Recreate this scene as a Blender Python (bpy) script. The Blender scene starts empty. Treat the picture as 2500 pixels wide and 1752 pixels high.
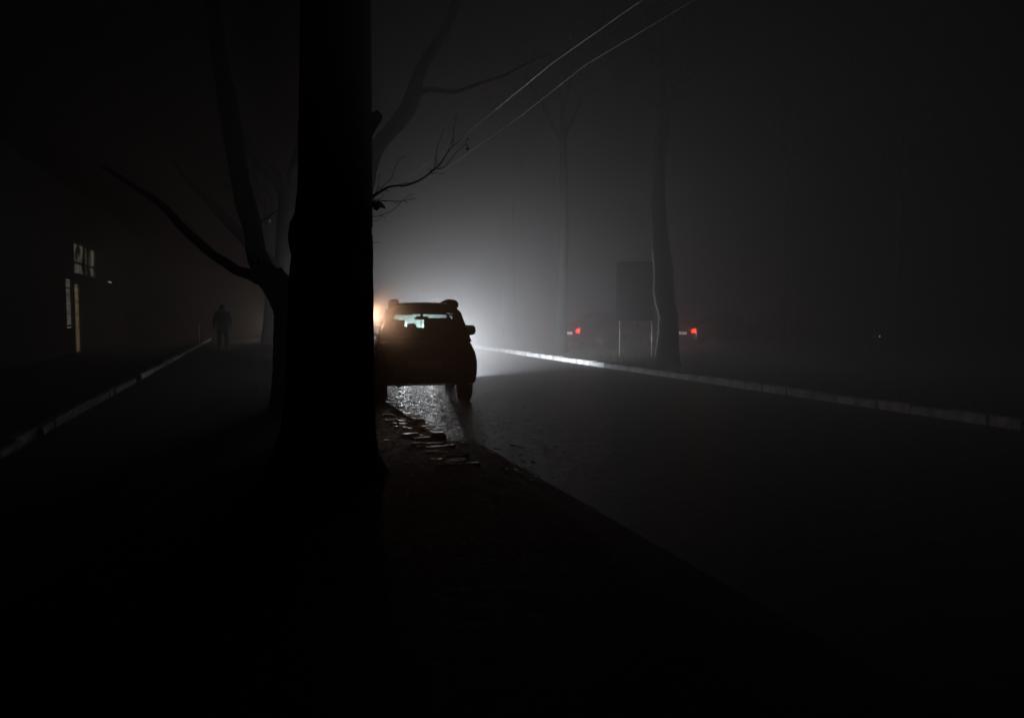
import bpy, bmesh, math, random
from mathutils import Vector, Matrix, noise
R = math.radians
C = bpy.context.scene.collection
sc = bpy.context.scene
random.seed(7)

# ------------------------------------------------------------------ camera
TH = math.atan(626/1878)            # the road runs this far left of the lens axis
PI_ = math.atan(107/1878)           # pitch down
CAM = Vector((0, 0, 1.42))
cd = bpy.data.cameras.new('camera'); cam = bpy.data.objects.new('camera', cd); C.objects.link(cam)
cam.location = CAM; cam.rotation_euler = (R(90)-PI_, 0, -TH)
cd.sensor_width = 36; cd.lens = 36*1878/2500; cd.clip_end = 1000; cd.clip_start = 0.05
sc.camera = cam
_M = Matrix.Rotation(-TH, 3, 'Z') @ Matrix.Rotation(R(90)-PI_, 3, 'X')
_r, _u, _f = _M @ Vector((1,0,0)), _M @ Vector((0,1,0)), _M @ Vector((0,0,-1))
def P(px, py, D):                    # photograph pixel (2500 wide) at depth D
    return CAM + D*((px-1250)/1878*_r + (876-py)/1878*_u + _f)
def G(px, py, z=0.0):                # photograph pixel on a level plane
    d = (px-1250)/1878*_r + (876-py)/1878*_u + _f
    return CAM + d*((z-CAM.z)/d.z)
def GD(px, D, z=0.0):                # column px at depth D, set down at height z
    p = P(px, 769, D); p.z = z; return p
def onx(px, x0, z=0.0):              # column px on the upright plane x = x0
    d = P(px, 769, 1.0)-CAM
    p = CAM + d*(x0/d.x); p.z = z; return p

# ------------------------------------------------------------------ night sky, exposure
w = bpy.data.worlds.new('World'); sc.world = w; w.use_nodes = True
nt = w.node_tree
sky = nt.nodes.new('ShaderNodeTexSky'); sky.sky_type = 'NISHITA'; sky.sun_disc = False
sky.sun_elevation = R(-4); sky.sun_rotation = R(200)
bg = nt.nodes['Background']; bg.inputs['Strength'].default_value = 0.004
nt.links.new(sky.outputs[0], bg.inputs[0])
sc.view_settings.view_transform = 'Standard'; sc.view_settings.look = 'None'
sc.view_settings.exposure = 0; sc.view_settings.gamma = 1
sc.cycles.use_denoising = True

sc.cycles.max_bounces = 6; sc.cycles.diffuse_bounces = 2; sc.cycles.glossy_bounces = 2
sc.cycles.transparent_max_bounces = 12
sc.cycles.sample_clamp_indirect = 2.0
PITCH = 5; HEAD_W = 1080; OWN_W = 25000; OWN_CONE = 82; ON_CONE = 72; ON_YAW = 9; VB = 0
#                       # oncoming headlights, watts each
VAPOUR = 3.2
ADDED_FLOOD_W = 75
FOG = 0.046; FOG_G = 0.47
sc.cycles.volume_bounces = VB

# ------------------------------------------------------------------ materials
def mat(name, col, rough=0.6, metal=0.0, bump=0.0, bscale=20, vary=0.0, vscale=4, spec=0.5, stretch=(1,1,1), rvary=0.0, detail=6):
    m = bpy.data.materials.new(name); m.use_nodes = True
    t = m.node_tree; b = t.nodes['Principled BSDF']
    b.inputs['Base Color'].default_value = (*col, 1); b.inputs['Roughness'].default_value = rough
    b.inputs['Metallic'].default_value = metal; b.inputs['Specular IOR Level'].default_value = spec
    tc = t.nodes.new('ShaderNodeTexCoord'); mp = t.nodes.new('ShaderNodeMapping')
    mp.inputs['Scale'].default_value = stretch
    t.links.new(tc.outputs['Object'], mp.inputs[0])
    if vary or rvary:
        n = t.nodes.new('ShaderNodeTexNoise'); n.inputs['Scale'].default_value = vscale; n.inputs['Detail'].default_value = detail
        t.links.new(mp.outputs[0], n.inputs['Vector'])
        if vary:
            cr = t.nodes.new('ShaderNodeValToRGB')
            cr.color_ramp.elements[0].position = 0.3; cr.color_ramp.elements[1].position = 0.7
            cr.color_ramp.elements[0].color = (*[c*(1-vary) for c in col], 1)
            cr.color_ramp.elements[1].color = (*[min(1, c*(1+vary)) for c in col], 1)
            t.links.new(n.outputs['Fac'], cr.inputs[0]); t.links.new(cr.outputs[0], b.inputs['Base Color'])
        if rvary:
            mr = t.nodes.new('ShaderNodeMapRange'); mr.inputs['From Min'].default_value = 0.3; mr.inputs['From Max'].default_value = 0.7
            mr.inputs['To Min'].default_value = max(0.04, rough-rvary); mr.inputs['To Max'].default_value = min(1, rough+rvary)
            t.links.new(n.outputs['Fac'], mr.inputs['Value']); t.links.new(mr.outputs[0], b.inputs['Roughness'])
    if bump:
        n2 = t.nodes.new('ShaderNodeTexNoise'); n2.inputs['Scale'].default_value = bscale; n2.inputs['Detail'].default_value = 5
        t.links.new(mp.outputs[0], n2.inputs['Vector'])
        bp = t.nodes.new('ShaderNodeBump'); bp.inputs['Strength'].default_value = bump; bp.inputs['Distance'].default_value = 0.02
        t.links.new(n2.outputs['Fac'], bp.inputs['Height']); t.links.new(bp.outputs[0], b.inputs['Normal'])
    return m
def emit(name, col, s, sample=False):
    m = mat(name, (0.2*col[0], 0.2*col[1], 0.2*col[2]), 0.3)
    b = m.node_tree.nodes['Principled BSDF']
    b.inputs['Emission Color'].default_value = (*col, 1); b.inputs['Emission Strength'].default_value = s
    if not sample: m.cycles.emission_sampling = 'NONE'
    return m
def glass(name, tint, through=0.9):
    m = bpy.data.materials.new(name); m.use_nodes = True; t = m.node_tree
    t.nodes.remove(t.nodes['Principled BSDF'])
    a = t.nodes.new('ShaderNodeBsdfTransparent'); a.inputs[0].default_value = (*tint, 1)
    g = t.nodes.new('ShaderNodeBsdfGlossy'); g.inputs['Roughness'].default_value = 0.06; g.inputs[0].default_value = (.9,.9,.9,1)
    x = t.nodes.new('ShaderNodeMixShader'); x.inputs[0].default_value = 1-through
    t.links.new(a.outputs[0], x.inputs[1]); t.links.new(g.outputs[0], x.inputs[2])
    t.links.new(x.outputs[0], t.nodes['Material Output'].inputs[0]); return m
def dewglass(name):
    m = bpy.data.materials.new(name); m.use_nodes = True; t = m.node_tree
    t.nodes.remove(t.nodes['Principled BSDF'])
    a = t.nodes.new('ShaderNodeBsdfTransparent'); a.inputs[0].default_value = (.62,.85,.8,1)
    tr = t.nodes.new('ShaderNodeBsdfTranslucent')
    tc = t.nodes.new('ShaderNodeTexCoord'); mp = t.nodes.new('ShaderNodeMapping'); mp.inputs['Scale'].default_value = (26, 3, 3)
    n = t.nodes.new('ShaderNodeTexNoise'); n.inputs['Scale'].default_value = 1.0; n.inputs['Detail'].default_value = 6; n.inputs['Roughness'].default_value = .7
    cr = t.nodes.new('ShaderNodeValToRGB'); cr.color_ramp.elements[0].position = .3; cr.color_ramp.elements[1].position = .72
    cr.color_ramp.elements[0].color = (.34,.66,.6,1); cr.color_ramp.elements[1].color = (.85,1,.96,1)
    mr = t.nodes.new('ShaderNodeMapRange'); mr.inputs['From Min'].default_value = .3; mr.inputs['From Max'].default_value = .7
    mr.inputs['To Min'].default_value = .55; mr.inputs['To Max'].default_value = .95
    x = t.nodes.new('ShaderNodeMixShader')
    t.links.new(tc.outputs['Object'], mp.inputs[0]); t.links.new(mp.outputs[0], n.inputs['Vector'])
    t.links.new(n.outputs['Fac'], cr.inputs[0]); t.links.new(cr.outputs[0], tr.inputs[0])
    t.links.new(n.outputs['Fac'], mr.inputs[0]); t.links.new(mr.outputs[0], x.inputs[0])
    rf = t.nodes.new('ShaderNodeBsdfRefraction'); rf.inputs['IOR'].default_value = 1.03; rf.inputs['Roughness'].default_value = .9
    t.links.new(cr.outputs[0], rf.inputs[0]); x2 = t.nodes.new('ShaderNodeMixShader'); x2.inputs[0].default_value = .1
    t.links.new(tr.outputs[0], x2.inputs[1]); t.links.new(rf.outputs[0], x2.inputs[2])
    t.links.new(a.outputs[0], x.inputs[1]); t.links.new(x2.outputs[0], x.inputs[2])
    t.links.new(x.outputs[0], t.nodes['Material Output'].inputs[0]); return m
def brickmat(name, c1, c2, mortar, bw, bh, rough, bump, rvary=.15, offset=.5):
    m = bpy.data.materials.new(name); m.use_nodes = True; t = m.node_tree; b = t.nodes['Principled BSDF']
    tc = t.nodes.new('ShaderNodeTexCoord'); br = t.nodes.new('ShaderNodeTexBrick')
    br.inputs['Scale'].default_value = 1; br.inputs['Brick Width'].default_value = bw; br.inputs['Row Height'].default_value = bh
    br.inputs['Mortar Size'].default_value = .008; br.inputs['Mortar Smooth'].default_value = .3; br.offset = offset
    br.inputs['Color1'].default_value = (*c1,1); br.inputs['Color2'].default_value = (*c2,1); br.inputs['Mortar'].default_value = (*mortar,1)
    n = t.nodes.new('ShaderNodeTexNoise'); n.inputs['Scale'].default_value = 14; n.inputs['Detail'].default_value = 8
    nf = t.nodes.new('ShaderNodeTexNoise'); nf.inputs['Scale'].default_value = 160; nf.inputs['Detail'].default_value = 3
    t.links.new(tc.outputs['Object'], br.inputs['Vector']); t.links.new(tc.outputs['Object'], n.inputs['Vector']); t.links.new(tc.outputs['Object'], nf.inputs['Vector'])
    t.links.new(br.outputs['Color'], b.inputs['Base Color'])
    mr = t.nodes.new('ShaderNodeMapRange'); mr.inputs['From Min'].default_value = .3; mr.inputs['From Max'].default_value = .7
    mr.inputs['To Min'].default_value = max(.05, rough-rvary); mr.inputs['To Max'].default_value = rough+rvary
    t.links.new(n.outputs['Fac'], mr.inputs[0]); t.links.new(mr.outputs[0], b.inputs['Roughness'])
    h = t.nodes.new('ShaderNodeMath'); h.operation = 'MULTIPLY_ADD'; h.inputs[1].default_value = -1.0
    mx = t.nodes.new('ShaderNodeMath'); mx.operation = 'MULTIPLY'; mx.inputs[1].default_value = .5
    t.links.new(n.outputs['Fac'], mx.inputs[0]); t.links.new(br.outputs['Fac'], h.inputs[0]); t.links.new(mx.outputs[0], h.inputs[2])
    h2 = t.nodes.new('ShaderNodeMath'); h2.operation = 'MULTIPLY_ADD'; h2.inputs[1].default_value = .15
    t.links.new(nf.outputs['Fac'], h2.inputs[0]); t.links.new(h.outputs[0], h2.inputs[2])
    bp = t.nodes.new('ShaderNodeBump'); bp.inputs['Strength'].default_value = bump; bp.inputs['Distance'].default_value = .02
    t.links.new(h2.outputs[0], bp.inputs['Height']); t.links.new(bp.outputs[0], b.inputs['Normal'])
    return m
M = dict(
    asphalt=mat('wet_asphalt', (.02,.02,.022), .43, spec=.27, bump=.5, bscale=95, vary=.3, vscale=11, rvary=.12, stretch=(.7,1,1), detail=10),
    verge=mat('earth_and_grass', (.035,.04,.025), .9, bump=1, bscale=14, vary=.4, vscale=6),
    soil=mat('bare_soil', (.04,.038,.03), .9, bump=1, bscale=9, vary=.4, vscale=3),
    paving=brickmat('damp_paving', (.04,.038,.036), (.055,.052,.05), (.03,.03,.03), .21, .105, .78, .3, .12),
    stone=mat('kerb_whitewash', (.46,.47,.48), .85, bump=.9, bscale=22, vary=.6, vscale=5, stretch=(1,1,.5)),
    bark=mat('bark', (.035,.03,.026), .9, bump=1, bscale=12, vary=.4, vscale=5, stretch=(3,3,.6)),
    palebark=mat('pale_bark', (.2,.195,.19), .6, bump=.8, bscale=14, vary=.35, vscale=6, stretch=(1,1,.5)),
    wetbark=mat('wet_bark', (.02,.018,.016), .30, bump=.5, bscale=16, spec=.8, stretch=(2,2,.5)),
    wetstone=mat('wet_kerb_stone', (.07,.07,.07), .5, bump=.8, bscale=26, vary=.3, vscale=6, rvary=.3),
    twig=mat('twig_bark', (.05,.042,.035), .8),
    darkbark=mat('dark_wet_bark', (.016,.015,.014), .9, spec=.1, bump=.6, bscale=14, stretch=(2,2,.5)),
    wetpaver=mat('wet_worn_paver', (.04,.038,.036), .44, bump=.6, bscale=35, vary=.3, vscale=8, rvary=.2),
    leaf=mat('dry_leaf', (.10,.07,.035), .6, vary=.3, vscale=30),
    wetleaf=mat('wet_fallen_leaf', (.16,.12,.06), .28, vary=.4, vscale=15),
    wire=mat('cable', (.8,.8,.8), .3, metal=.7),
    paint=mat('dark_car_paint', (.012,.012,.014), .28, spec=.6),
    paint2=mat('grey_car_paint', (.22,.22,.23), .3, metal=.3),
    trim=mat('black_plastic', (.012,.012,.012), .55),
    matt=mat('matt_black_plastic', (.006,.006,.006), .9, spec=.15),
    rubber=mat('tyre_rubber', (.014,.014,.014), .8, bump=.4, bscale=40),
    rim=mat('alloy_rim', (.35,.35,.36), .35, metal=.9),
    chrome=mat('bright_metal', (.6,.6,.6), .2, metal=1),
    seat=mat('seat_fabric', (.025,.025,.028), .9, bump=.3, bscale=80),
    redlens=mat('red_lens', (.25,.01,.01), .2),
    clearlens=mat('clear_lens', (.5,.5,.5), .1),
    plate=mat('plate_white', (.5,.5,.5), .5),
    glass=glass('clear_glass', (.86,.9,.88)),
    dark=glass('tinted_glass', (.12,.13,.13), .85),
    dew=dewglass('dewy_windscreen'),
    brick=brickmat('wall_brick', (.2,.12,.09), (.26,.16,.11), (.2,.19,.17), .25, .075, .85, .6, .05),
    plaster=mat('rendered_wall', (.05,.047,.044), .9, bump=.3, bscale=40, vary=.2, vscale=2),
    frame=mat('window_frame', (.12,.12,.12), .6),
    steel=mat('galvanised_post', (.35,.36,.37), .45, metal=.6),
    board=mat('sign_back_panel', (.008,.009,.01), .8, spec=.1, vary=.15, vscale=3),
    coat=mat('dark_coat', (.015,.016,.02), .9, bump=.3, bscale=90),
    jeans=mat('dark_trousers', (.016,.018,.024), .9),
    skin=mat('skin', (.2,.13,.1), .7),
    hair=mat('dark_hair', (.02,.015,.012), .6),
    shoe=mat('shoe', (.03,.03,.03), .5),
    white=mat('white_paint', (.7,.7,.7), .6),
)

# ------------------------------------------------------------------ helpers
def tag(o, label=None, cat=None, group=None, kind=None):
    if label: o['label'] = label
    if cat: o['category'] = cat
    if group: o['group'] = group
    if kind: o['kind'] = kind
    return o
def empty(name, loc, rz=0):
    o = bpy.data.objects.new(name, None); C.objects.link(o); o.location = loc; o.rotation_euler = (0,0,rz)
    o.empty_display_size = .2; return o
class MB:
    def __init__(s): s.v = []; s.f = []
    def add(s, vs, fs):
        b = len(s.v); s.v += [tuple(v) for v in vs]; s.f += [tuple(i+b for i in f) for f in fs]
    def box(s, a, b, rz=0, c=None):
        x0,y0,z0 = a; x1,y1,z1 = b
        s.add([(x0,y0,z0),(x1,y0,z0),(x1,y1,z0),(x0,y1,z0),(x0,y0,z1),(x1,y0,z1),(x1,y1,z1),(x0,y1,z1)],
              [(0,3,2,1),(4,5,6,7),(0,1,5,4),(1,2,6,5),(2,3,7,6),(3,0,4,7)])
    def tube(s, pts, rad, n=8, rough=0.0, seed=0, cap=True):
        pts = [Vector(p) for p in pts]; rings = []; up = Vector((.31,.2,.93)).normalized()
        for i, p in enumerate(pts):
            t = (pts[min(i+1,len(pts)-1)]-pts[max(i-1,0)])
            t = t.normalized() if t.length > 1e-9 else Vector((0,0,1))
            a = t.cross(up)
            if a.length < .05: a = t.cross(Vector((1,.1,0)))
            a.normalize(); b = t.cross(a).normalized(); ring = []
            for k in range(n):
                an = 2*math.pi*k/n; d = a*math.cos(an)+b*math.sin(an)
                q = p+d*rad[i]
                if rough: q = p+d*rad[i]*(1+rough*noise.noise(q*6/max(.3,rad[i]*6)+Vector((seed,0,0)))+.5*rough*noise.noise(q*19+Vector((seed,3,0))))
                ring.append(q)
            rings.append(ring)
        fs = []
        for i in range(len(rings)-1):
            for k in range(n): fs.append((i*n+k, i*n+(k+1)%n, (i+1)*n+(k+1)%n, (i+1)*n+k))
        if cap: fs += [tuple(reversed(range(n))), tuple((len(rings)-1)*n+k for k in range(n))]
        s.add([q for r in rings for q in r], fs)
    def loft(s, rings, cap=True, close=True):
        n = len(rings[0]); fs = []
        for i in range(len(rings)-1):
            for k in range(n if close else n-1): fs.append((i*n+k, i*n+(k+1)%n, (i+1)*n+(k+1)%n, (i+1)*n+k))
        if cap: fs += [tuple(reversed(range(n))), tuple((len(rings)-1)*n+k for k in range(n))]
        s.add([q for r in rings for q in r], fs)
    def prism(s, outline, axis_vec):     # planar outline of Vectors, thickened along axis_vec
        n = len(outline); av = Vector(axis_vec)
        s.add([Vector(p) for p in outline]+[Vector(p)+av for p in outline],
              [tuple(reversed(range(n))), tuple(range(n,2*n))]+[(k,(k+1)%n,n+(k+1)%n,n+k) for k in range(n)])
    def ball(s, c, r, sq=(1,1,1), nu=12, nv=8):
        vs = []; fs = []
        for j in range(nv+1):
            for i in range(nu):
                a = math.pi*j/nv; b = 2*math.pi*i/nu
                vs.append((c[0]+r*sq[0]*math.sin(a)*math.cos(b), c[1]+r*sq[1]*math.sin(a)*math.sin(b), c[2]+r*sq[2]*math.cos(a)))
        for j in range(nv):
            for i in range(nu): fs.append((j*nu+i, (j+1)*nu+i, (j+1)*nu+(i+1)%nu, j*nu+(i+1)%nu))
        s.add(vs, fs)
    def build(s, name, m, parent=None, smooth=False, bevel=0, local=False, subs=0):
        me = bpy.data.meshes.new(name); me.from_pydata(s.v, [], s.f)
        bm = bmesh.new(); bm.from_mesh(me); bmesh.ops.remove_doubles(bm, verts=bm.verts, dist=1e-5)
        if bevel: bmesh.ops.bevel(bm, geom=list(bm.edges), offset=bevel, segments=2, affect='EDGES', clamp_overlap=True)
        bmesh.ops.recalc_face_normals(bm, faces=bm.faces)
        bm.to_mesh(me); bm.free()
        for p in me.polygons: p.use_smooth = smooth
        me.materials.append(m)
        o = bpy.data.objects.new(name, me); C.objects.link(o)
        if parent:
            o.parent = parent
            if local is False: o.matrix_parent_inverse = wm(parent).inverted()
        return o
def wm(o):
    m = Matrix.LocRotScale(o.location, o.rotation_euler, o.scale)
    return wm(o.parent) @ o.matrix_parent_inverse @ m if o.parent else m
def L(mb, name, m, parent, **k): return mb.build(name, m, parent, local=True, **k)   # vertices already in the parent's space

# ------------------------------------------------------------------ setting
KX = 2.0          # road edge of the near kerb
RX = 8.95         # face of the far kerb
PZ = 0.085        # pavement level
b = MB(); b.add([(-150,-40,-.03),(150,-40,-.03),(150,160,-.03),(-150,160,-.03)], [(0,1,2,3)])
tag(b.build('ground', M['soil']), kind='structure')
b = MB(); nx, ny = 14, 120
for j in range(ny+1):
    for i in range(nx+1):
        x = KX+.01+(RX-.02-KX)*i/nx; y = -6+100*j/ny
        z = .03*math.sin(math.pi*i/nx); b.v.append((x,y,z))
for j in range(ny):
    for i in range(nx): q = j*(nx+1)+i; b.f.append((q,q+1,q+nx+2,q+nx+1))
road = tag(b.build('road', M['asphalt'], smooth=True), kind='structure')
b = MB(); b.box((-2.26,-6,-.02),(KX-.165,90,PZ)); b.box((KX-.165,-6,-.02),(KX-.01,8.3,PZ-.03)); b.box((KX-.01,-6,-.02),(KX+.3,8.3,.022)); pv_ = tag(b.build('pavement', M['paving']), kind='structure')
b = MB(); rnd = random.Random(5); y = 6.3; row = 0      # heaved, worn pavers beside the kerb
while y < 10.5:
    x = 1.5+.2*rnd.random()
    while x < KX-.2:
        if rnd.random() < (.6 if y < 7 else .9):
            tx, ty, dz = rnd.gauss(0,.034), rnd.gauss(0,.03), rnd.uniform(-.006,.006); c = .008; rg = []
            for o_, zz in ((0,-.03),(0,-.002),(c,.004)):
                rg.append([(x+u, y+v, PZ+zz+dz+(u-.1)*ty+(v-.05)*tx) for u, v in ((o_,o_),(.195-o_,o_),(.195-o_,.098-o_),(o_,.098-o_))])
            b.loft(rg)
        x += .2
    y += .103; row += 1
pm = b.build('pavement_tmp', M['wetpaver'])
bm = bmesh.new(); bm.from_mesh(pv_.data); k = len(bm.faces); bm.from_mesh(pm.data); bm.faces.ensure_lookup_table()
for f in bm.faces[k:]: f.material_index = 1
bm.to_mesh(pv_.data); bm.free(); pv_.data.materials.append(M['wetpaver']); bpy.data.objects.remove(pm)
b = MB(); nx, ny = 40, 90
for j in range(ny+1):
    for i in range(nx+1):
        x = RX+.27+60*(i/nx)**1.6; y = -6+100*j/ny
        b.v.append((x,y,.085+.05*noise.noise((x*.8,y*.8,4))+min(.25,.02*(x-RX))*(.5+.5*noise.noise((x*.1,y*.1,2)))))
for j in range(ny):
    for i in range(nx): q = j*(nx+1)+i; b.f.append((q,q+1,q+nx+2,q+nx+1))
tag(b.build('verge', M['verge'], smooth=True), kind='structure')
def kerb(x0, x1, y0, y1, z0, z1, step, jx, jz, skip=(), m='stone'):
    b = MB(); y = y0; rnd = random.Random(int(x0*100))
    while y < y1:
        l = step*(.7+.6*rnd.random()); e = y+l-.022
        if not any(a < y < c for a, c in skip):
            dx = rnd.uniform(-jx,jx); dx2 = rnd.uniform(-jx,jx); dz = rnd.uniform(-jz,jz); dz2 = dz+rnd.uniform(-jz,jz)*.6
            n = 5; rings = []
            for k in range(n+1):
                t = k/n; yy = y+(e-y)*t; xx = dx+(dx2-dx)*t; zz = z1+dz+(dz2-dz)*t; c = .014+.006*rnd.random()
                wob = lambda s: .006*noise.noise((yy*9,s,x0))
                rings.append([(x0+xx+wob(0),yy,z0),(x1+xx+wob(1),yy,z0),(x1+xx+wob(1),yy,zz-c),(x1+xx-c+wob(2),yy,zz+wob(5)),(x0+xx+c+wob(3),yy,zz+wob(6)),(x0+xx+wob(4),yy,zz-c)])
            b.loft(rings)
        y += l
    return tag(b.build('kerb', M[m]), kind='structure')
kerb(RX, RX+.2, -4, 80, -.02, .125, .62, .012, .012)
kerb(KX-.155, KX, 8.35, 80, -.02, PZ+.02, .55, .008, .008, m='wetstone')
kerb(-2.42, -2.28, 2, 60, -.02, .17, .85, .03, .028, skip=((11.2,11.9),(16.2,17.2),(22,23)))

# ------------------------------------------------------------------ trees
def tube_px(mb, pts, widths, D, n=10, rough=.05, seed=0, D1=None):
    P3 = []; Rr = []
    for i, (x, y) in enumerate(pts):
        d = D if D1 is None else D+(D1-D)*i/(len(pts)-1)
        P3.append(P(x,y,d)); Rr.append(max(.0015, widths[i]/1878*d/2))
    # resample
    out = []; ro = []; m = 4
    for i in range(len(P3)-1):
        p0 = P3[max(i-1,0)]; p1 = P3[i]; p2 = P3[i+1]; p3 = P3[min(i+2,len(P3)-1)]
        for k in range(m):
            t = k/m
            out.append(.5*((2*p1)+(p2-p0)*t+(2*p0-5*p1+4*p2-p3)*t*t+(3*p1-p0-3*p2+p3)*t**3)); ro.append(Rr[i]+(Rr[i+1]-Rr[i])*t)
    out.append(P3[-1]); ro.append(Rr[-1])
    mb.tube(out, ro, n, rough, seed)
def trunk_mesh(base, pts, rads, n=18, flare=1.5, rough=.06, seed=0):
    mb = MB(); mb.tube(pts, rads, n, rough, seed); return mb
def twigs(mb, p, d, l, r, depth, rnd, n=5):
    pts = [p]; rr = [r]; q = Vector(p); dd = Vector(d).normalized(); k = 5
    for i in range(k):
        dd = (dd+Vector((rnd.uniform(-.22,.22),rnd.uniform(-.22,.22),rnd.uniform(-.08,.2)))).normalized()
        q = q+dd*l/k; pts.append(q.copy()); rr.append(max(.003, r*(1-.8*(i+1)/k)))
    mb.tube(pts, rr, n if depth > 1 else 4)
    if depth > 0:
        for c in range(rnd.randint(3,5)):
            i = rnd.randint(2,k); a = rnd.uniform(0,2*math.pi)
            s = Vector((math.cos(a),math.sin(a),rnd.uniform(.1,.9)))
            twigs(mb, pts[i], dd*.6+s*.8, l*rnd.uniform(.45,.65), rr[i]*.75, depth-1, rnd, n)
def bare_tree(base, h, r, lean, seed, label, group, m='bark', crown=3, forks=4, trunk_pts=None, trunk_r=None):
    rnd = random.Random(seed); t = tag(empty('bare_tree', base), label, 'tree', group)
    mb = MB(); base = Vector(base)
    if trunk_pts is None:
        trunk_pts = []; trunk_r = []
        for i in range(13):
            s = i/12; trunk_pts.append(base+Vector((lean[0]*s+.05*math.sin(s*7+seed), lean[1]*s+.05*math.cos(s*5+seed), h*s-.12)))
            trunk_r.append(r*(1.35 if i == 0 else 1.12 if i == 1 else 1-.5*s))
    mb.tube(trunk_pts, trunk_r, 16, .07, seed); mb.build('trunk', M[m], t, smooth=True)
    cb = MB(); top = Vector(trunk_pts[-1])
    for i in range(forks):
        a = 2*math.pi*i/forks+rnd.uniform(-.3,.3); k = rnd.randint(len(trunk_pts)*4//5, len(trunk_pts)-1)
        twigs(cb, trunk_pts[k], Vector((math.cos(a)*.8, math.sin(a)*.8, rnd.uniform(.7,1.5))), h*rnd.uniform(.35,.5), trunk_r[k]*.55, crown, rnd)
    cb.build('crown', M[m], t, smooth=True)
    return t

# -- near trunk
ND = 6.5
nb = GD(812, ND, PZ)
near = tag(empty('street_tree', nb), 'broad black trunk nearest the viewer, leafy twig and sawn stub on its right', 'tree', 'street trees along the pavement')
mb = MB(); pts = []; rr = []
edgeL = [(-260,738),(0,736),(200,733),(450,730),(540,722),(577,706),(625,716),(700,708),(800,704),(950,700),(1050,690),(1120,668),(1180,640)]
edgeR = [(-260,903),(0,905),(200,906),(450,907.5),(540,908.5),(577,909),(625,909.5),(700,910),(800,911),(950,913),(1050,916),(1120,927),(1180,948)]
for (y, l), (_, r_) in zip(reversed(edgeL), reversed(edgeR)):
    p = P((l+r_)/2, y, ND); pts.append(p); rr.append((r_-l)/2/1878*ND)
pts2 = []; rr2 = []
for i in range(len(pts)-1):
    for k in range(8):
        t = k/8; t2 = t; pts2.append(pts[i].lerp(pts[i+1], t2)); rr2.append(rr[i]+(rr[i+1]-rr[i])*t2)
pts2.append(pts[-1]); rr2.append(rr[-1])
pts2.append(pts[-1]+Vector((-.02,.03,1.6))); rr2.append(rr[-1]*.85)
pts2[0].z = PZ-.03
mb.tube(pts2, rr2, 40, .012, 3)
tk = mb.build('trunk', M['bark'], near, smooth=True)
cs = lambda p: (880+p[0]/4.022, 240+p[1]/4.022)
def twig_px(mb, pts, r0, r1, D=6.35, D1=None):
    n = len(pts); tube_px(mb, [cs(p) for p in pts], [max(2.4,1.35*(r0+(r1-r0)*i/(n-1)))*2/4.022 for i in range(n)], D, 7, .08, 1, D1)
def branchlist(name, lst, D0, D1):
    mb = MB()
    for pts, r0, r1 in lst: twig_px(mb, pts, r0, r1, D0, D1)
    return mb.build(name, M['twig'], near, smooth=True)
mb = MB()
mw = [15,17,16,15,11,10,11,10,9,9,10,9,8,6,5,3.5,2.5,1.5]
mp = [(40,1010),(105,975),(150,945),(220,900),(290,868),(360,858),(420,860),(500,838),(580,805),(650,760),(700,715),(760,670),(800,620),(850,540),(900,480),(960,425),(1010,375),(1020,335)]
tube_px(mb, [cs(p) for p in mp], [v*1.9/4.022 for v in mw], 6.42, 8, .1, 2, 6.1)
for q, a, c in [([(145,940),(170,885),(200,878),(250,835),(305,785),(330,710),(370,625),(410,580),(435,578)],3.5,1.6),
    ([(170,885),(180,820),(190,745)],2.5,1.2), ([(725,690),(735,600),(750,510),(780,410),(825,300)],3.6,1.2),
    ([(905,470),(910,390),(915,300),(930,230),(945,150)],3.6,1.2), ([(850,540),(880,460),(905,400)],2.6,1.4), ([(745,640),(765,655)],3,2),
    ([(745,685),(780,692),(830,672),(880,615),(930,545),(985,490),(1030,455),(1045,400)],4,1.7),
    ([(690,735),(740,735),(830,738)],2.6,1.2), ([(665,705),(720,700)],2.2,2), ([(700,735),(708,748)],3,1.5), ([(740,580),(755,655)],2,2),
    ([(380,850),(430,835),(480,828)],3,1.5), ([(235,910),(290,912)],2.2,1.2), ([(1040,450),(1048,490)],1.5,1.5)]:
    twig_px(mb, q, a, c, 6.3, 6.2)
mb.build('branch', M['twig'], near, smooth=True)
branchlist('branch', [([(60,1000),(180,1003),(300,1008),(400,1010),(480,995),(540,985)],4.2,1.8), ([(415,1005),(460,960),(512,938)],2,1.2), ([(310,1010),(350,1028),(420,1008)],2,1.5),
    ([(430,1010),(465,1022)],1.5,1), ([(95,930),(130,952),(132,1003)],3.2,2.5), ([(160,1000),(215,970),(222,935)],2.6,1.2), ([(215,1005),(255,1020)],2,1.2)], 6.4, 6.25)
branchlist('branch', [([(60,1170),(108,1163),(190,1155),(240,1135),(310,1105),(360,1060),(390,1030),(420,1000)],3.6,1.8), ([(190,1155),(245,1165)],2,1.2), ([(195,1145),(200,1110)],2,1.2),
    ([(100,1206),(160,1200),(185,1175)],1.8,1.2)], 6.4, 6.3)
branchlist('branch', [([(90,1419),(115,1418),(150,1413),(190,1412)],2.2,1.6)], 6.4, 6.38)
def leaf_px(outline, D, th=.004):
    mb = MB(); pl = [P(*cs(p), D+.02*math.sin(i*1.7)) for i, p in enumerate(outline)]
    c = sum(pl, Vector())/len(pl)+_f*.03; n = len(pl)
    mb.add(pl+[c]+[p+_f*th for p in pl]+[c+_f*th], [(i,(i+1)%n,n) for i in range(n)]+[(n+1+(i+1)%n,n+1+i,2*n+1) for i in range(n)]+[(i,n+1+i,n+1+(i+1)%n,(i+1)%n) for i in range(n)])
    return mb.build('leaf', M['leaf'], near)
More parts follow.
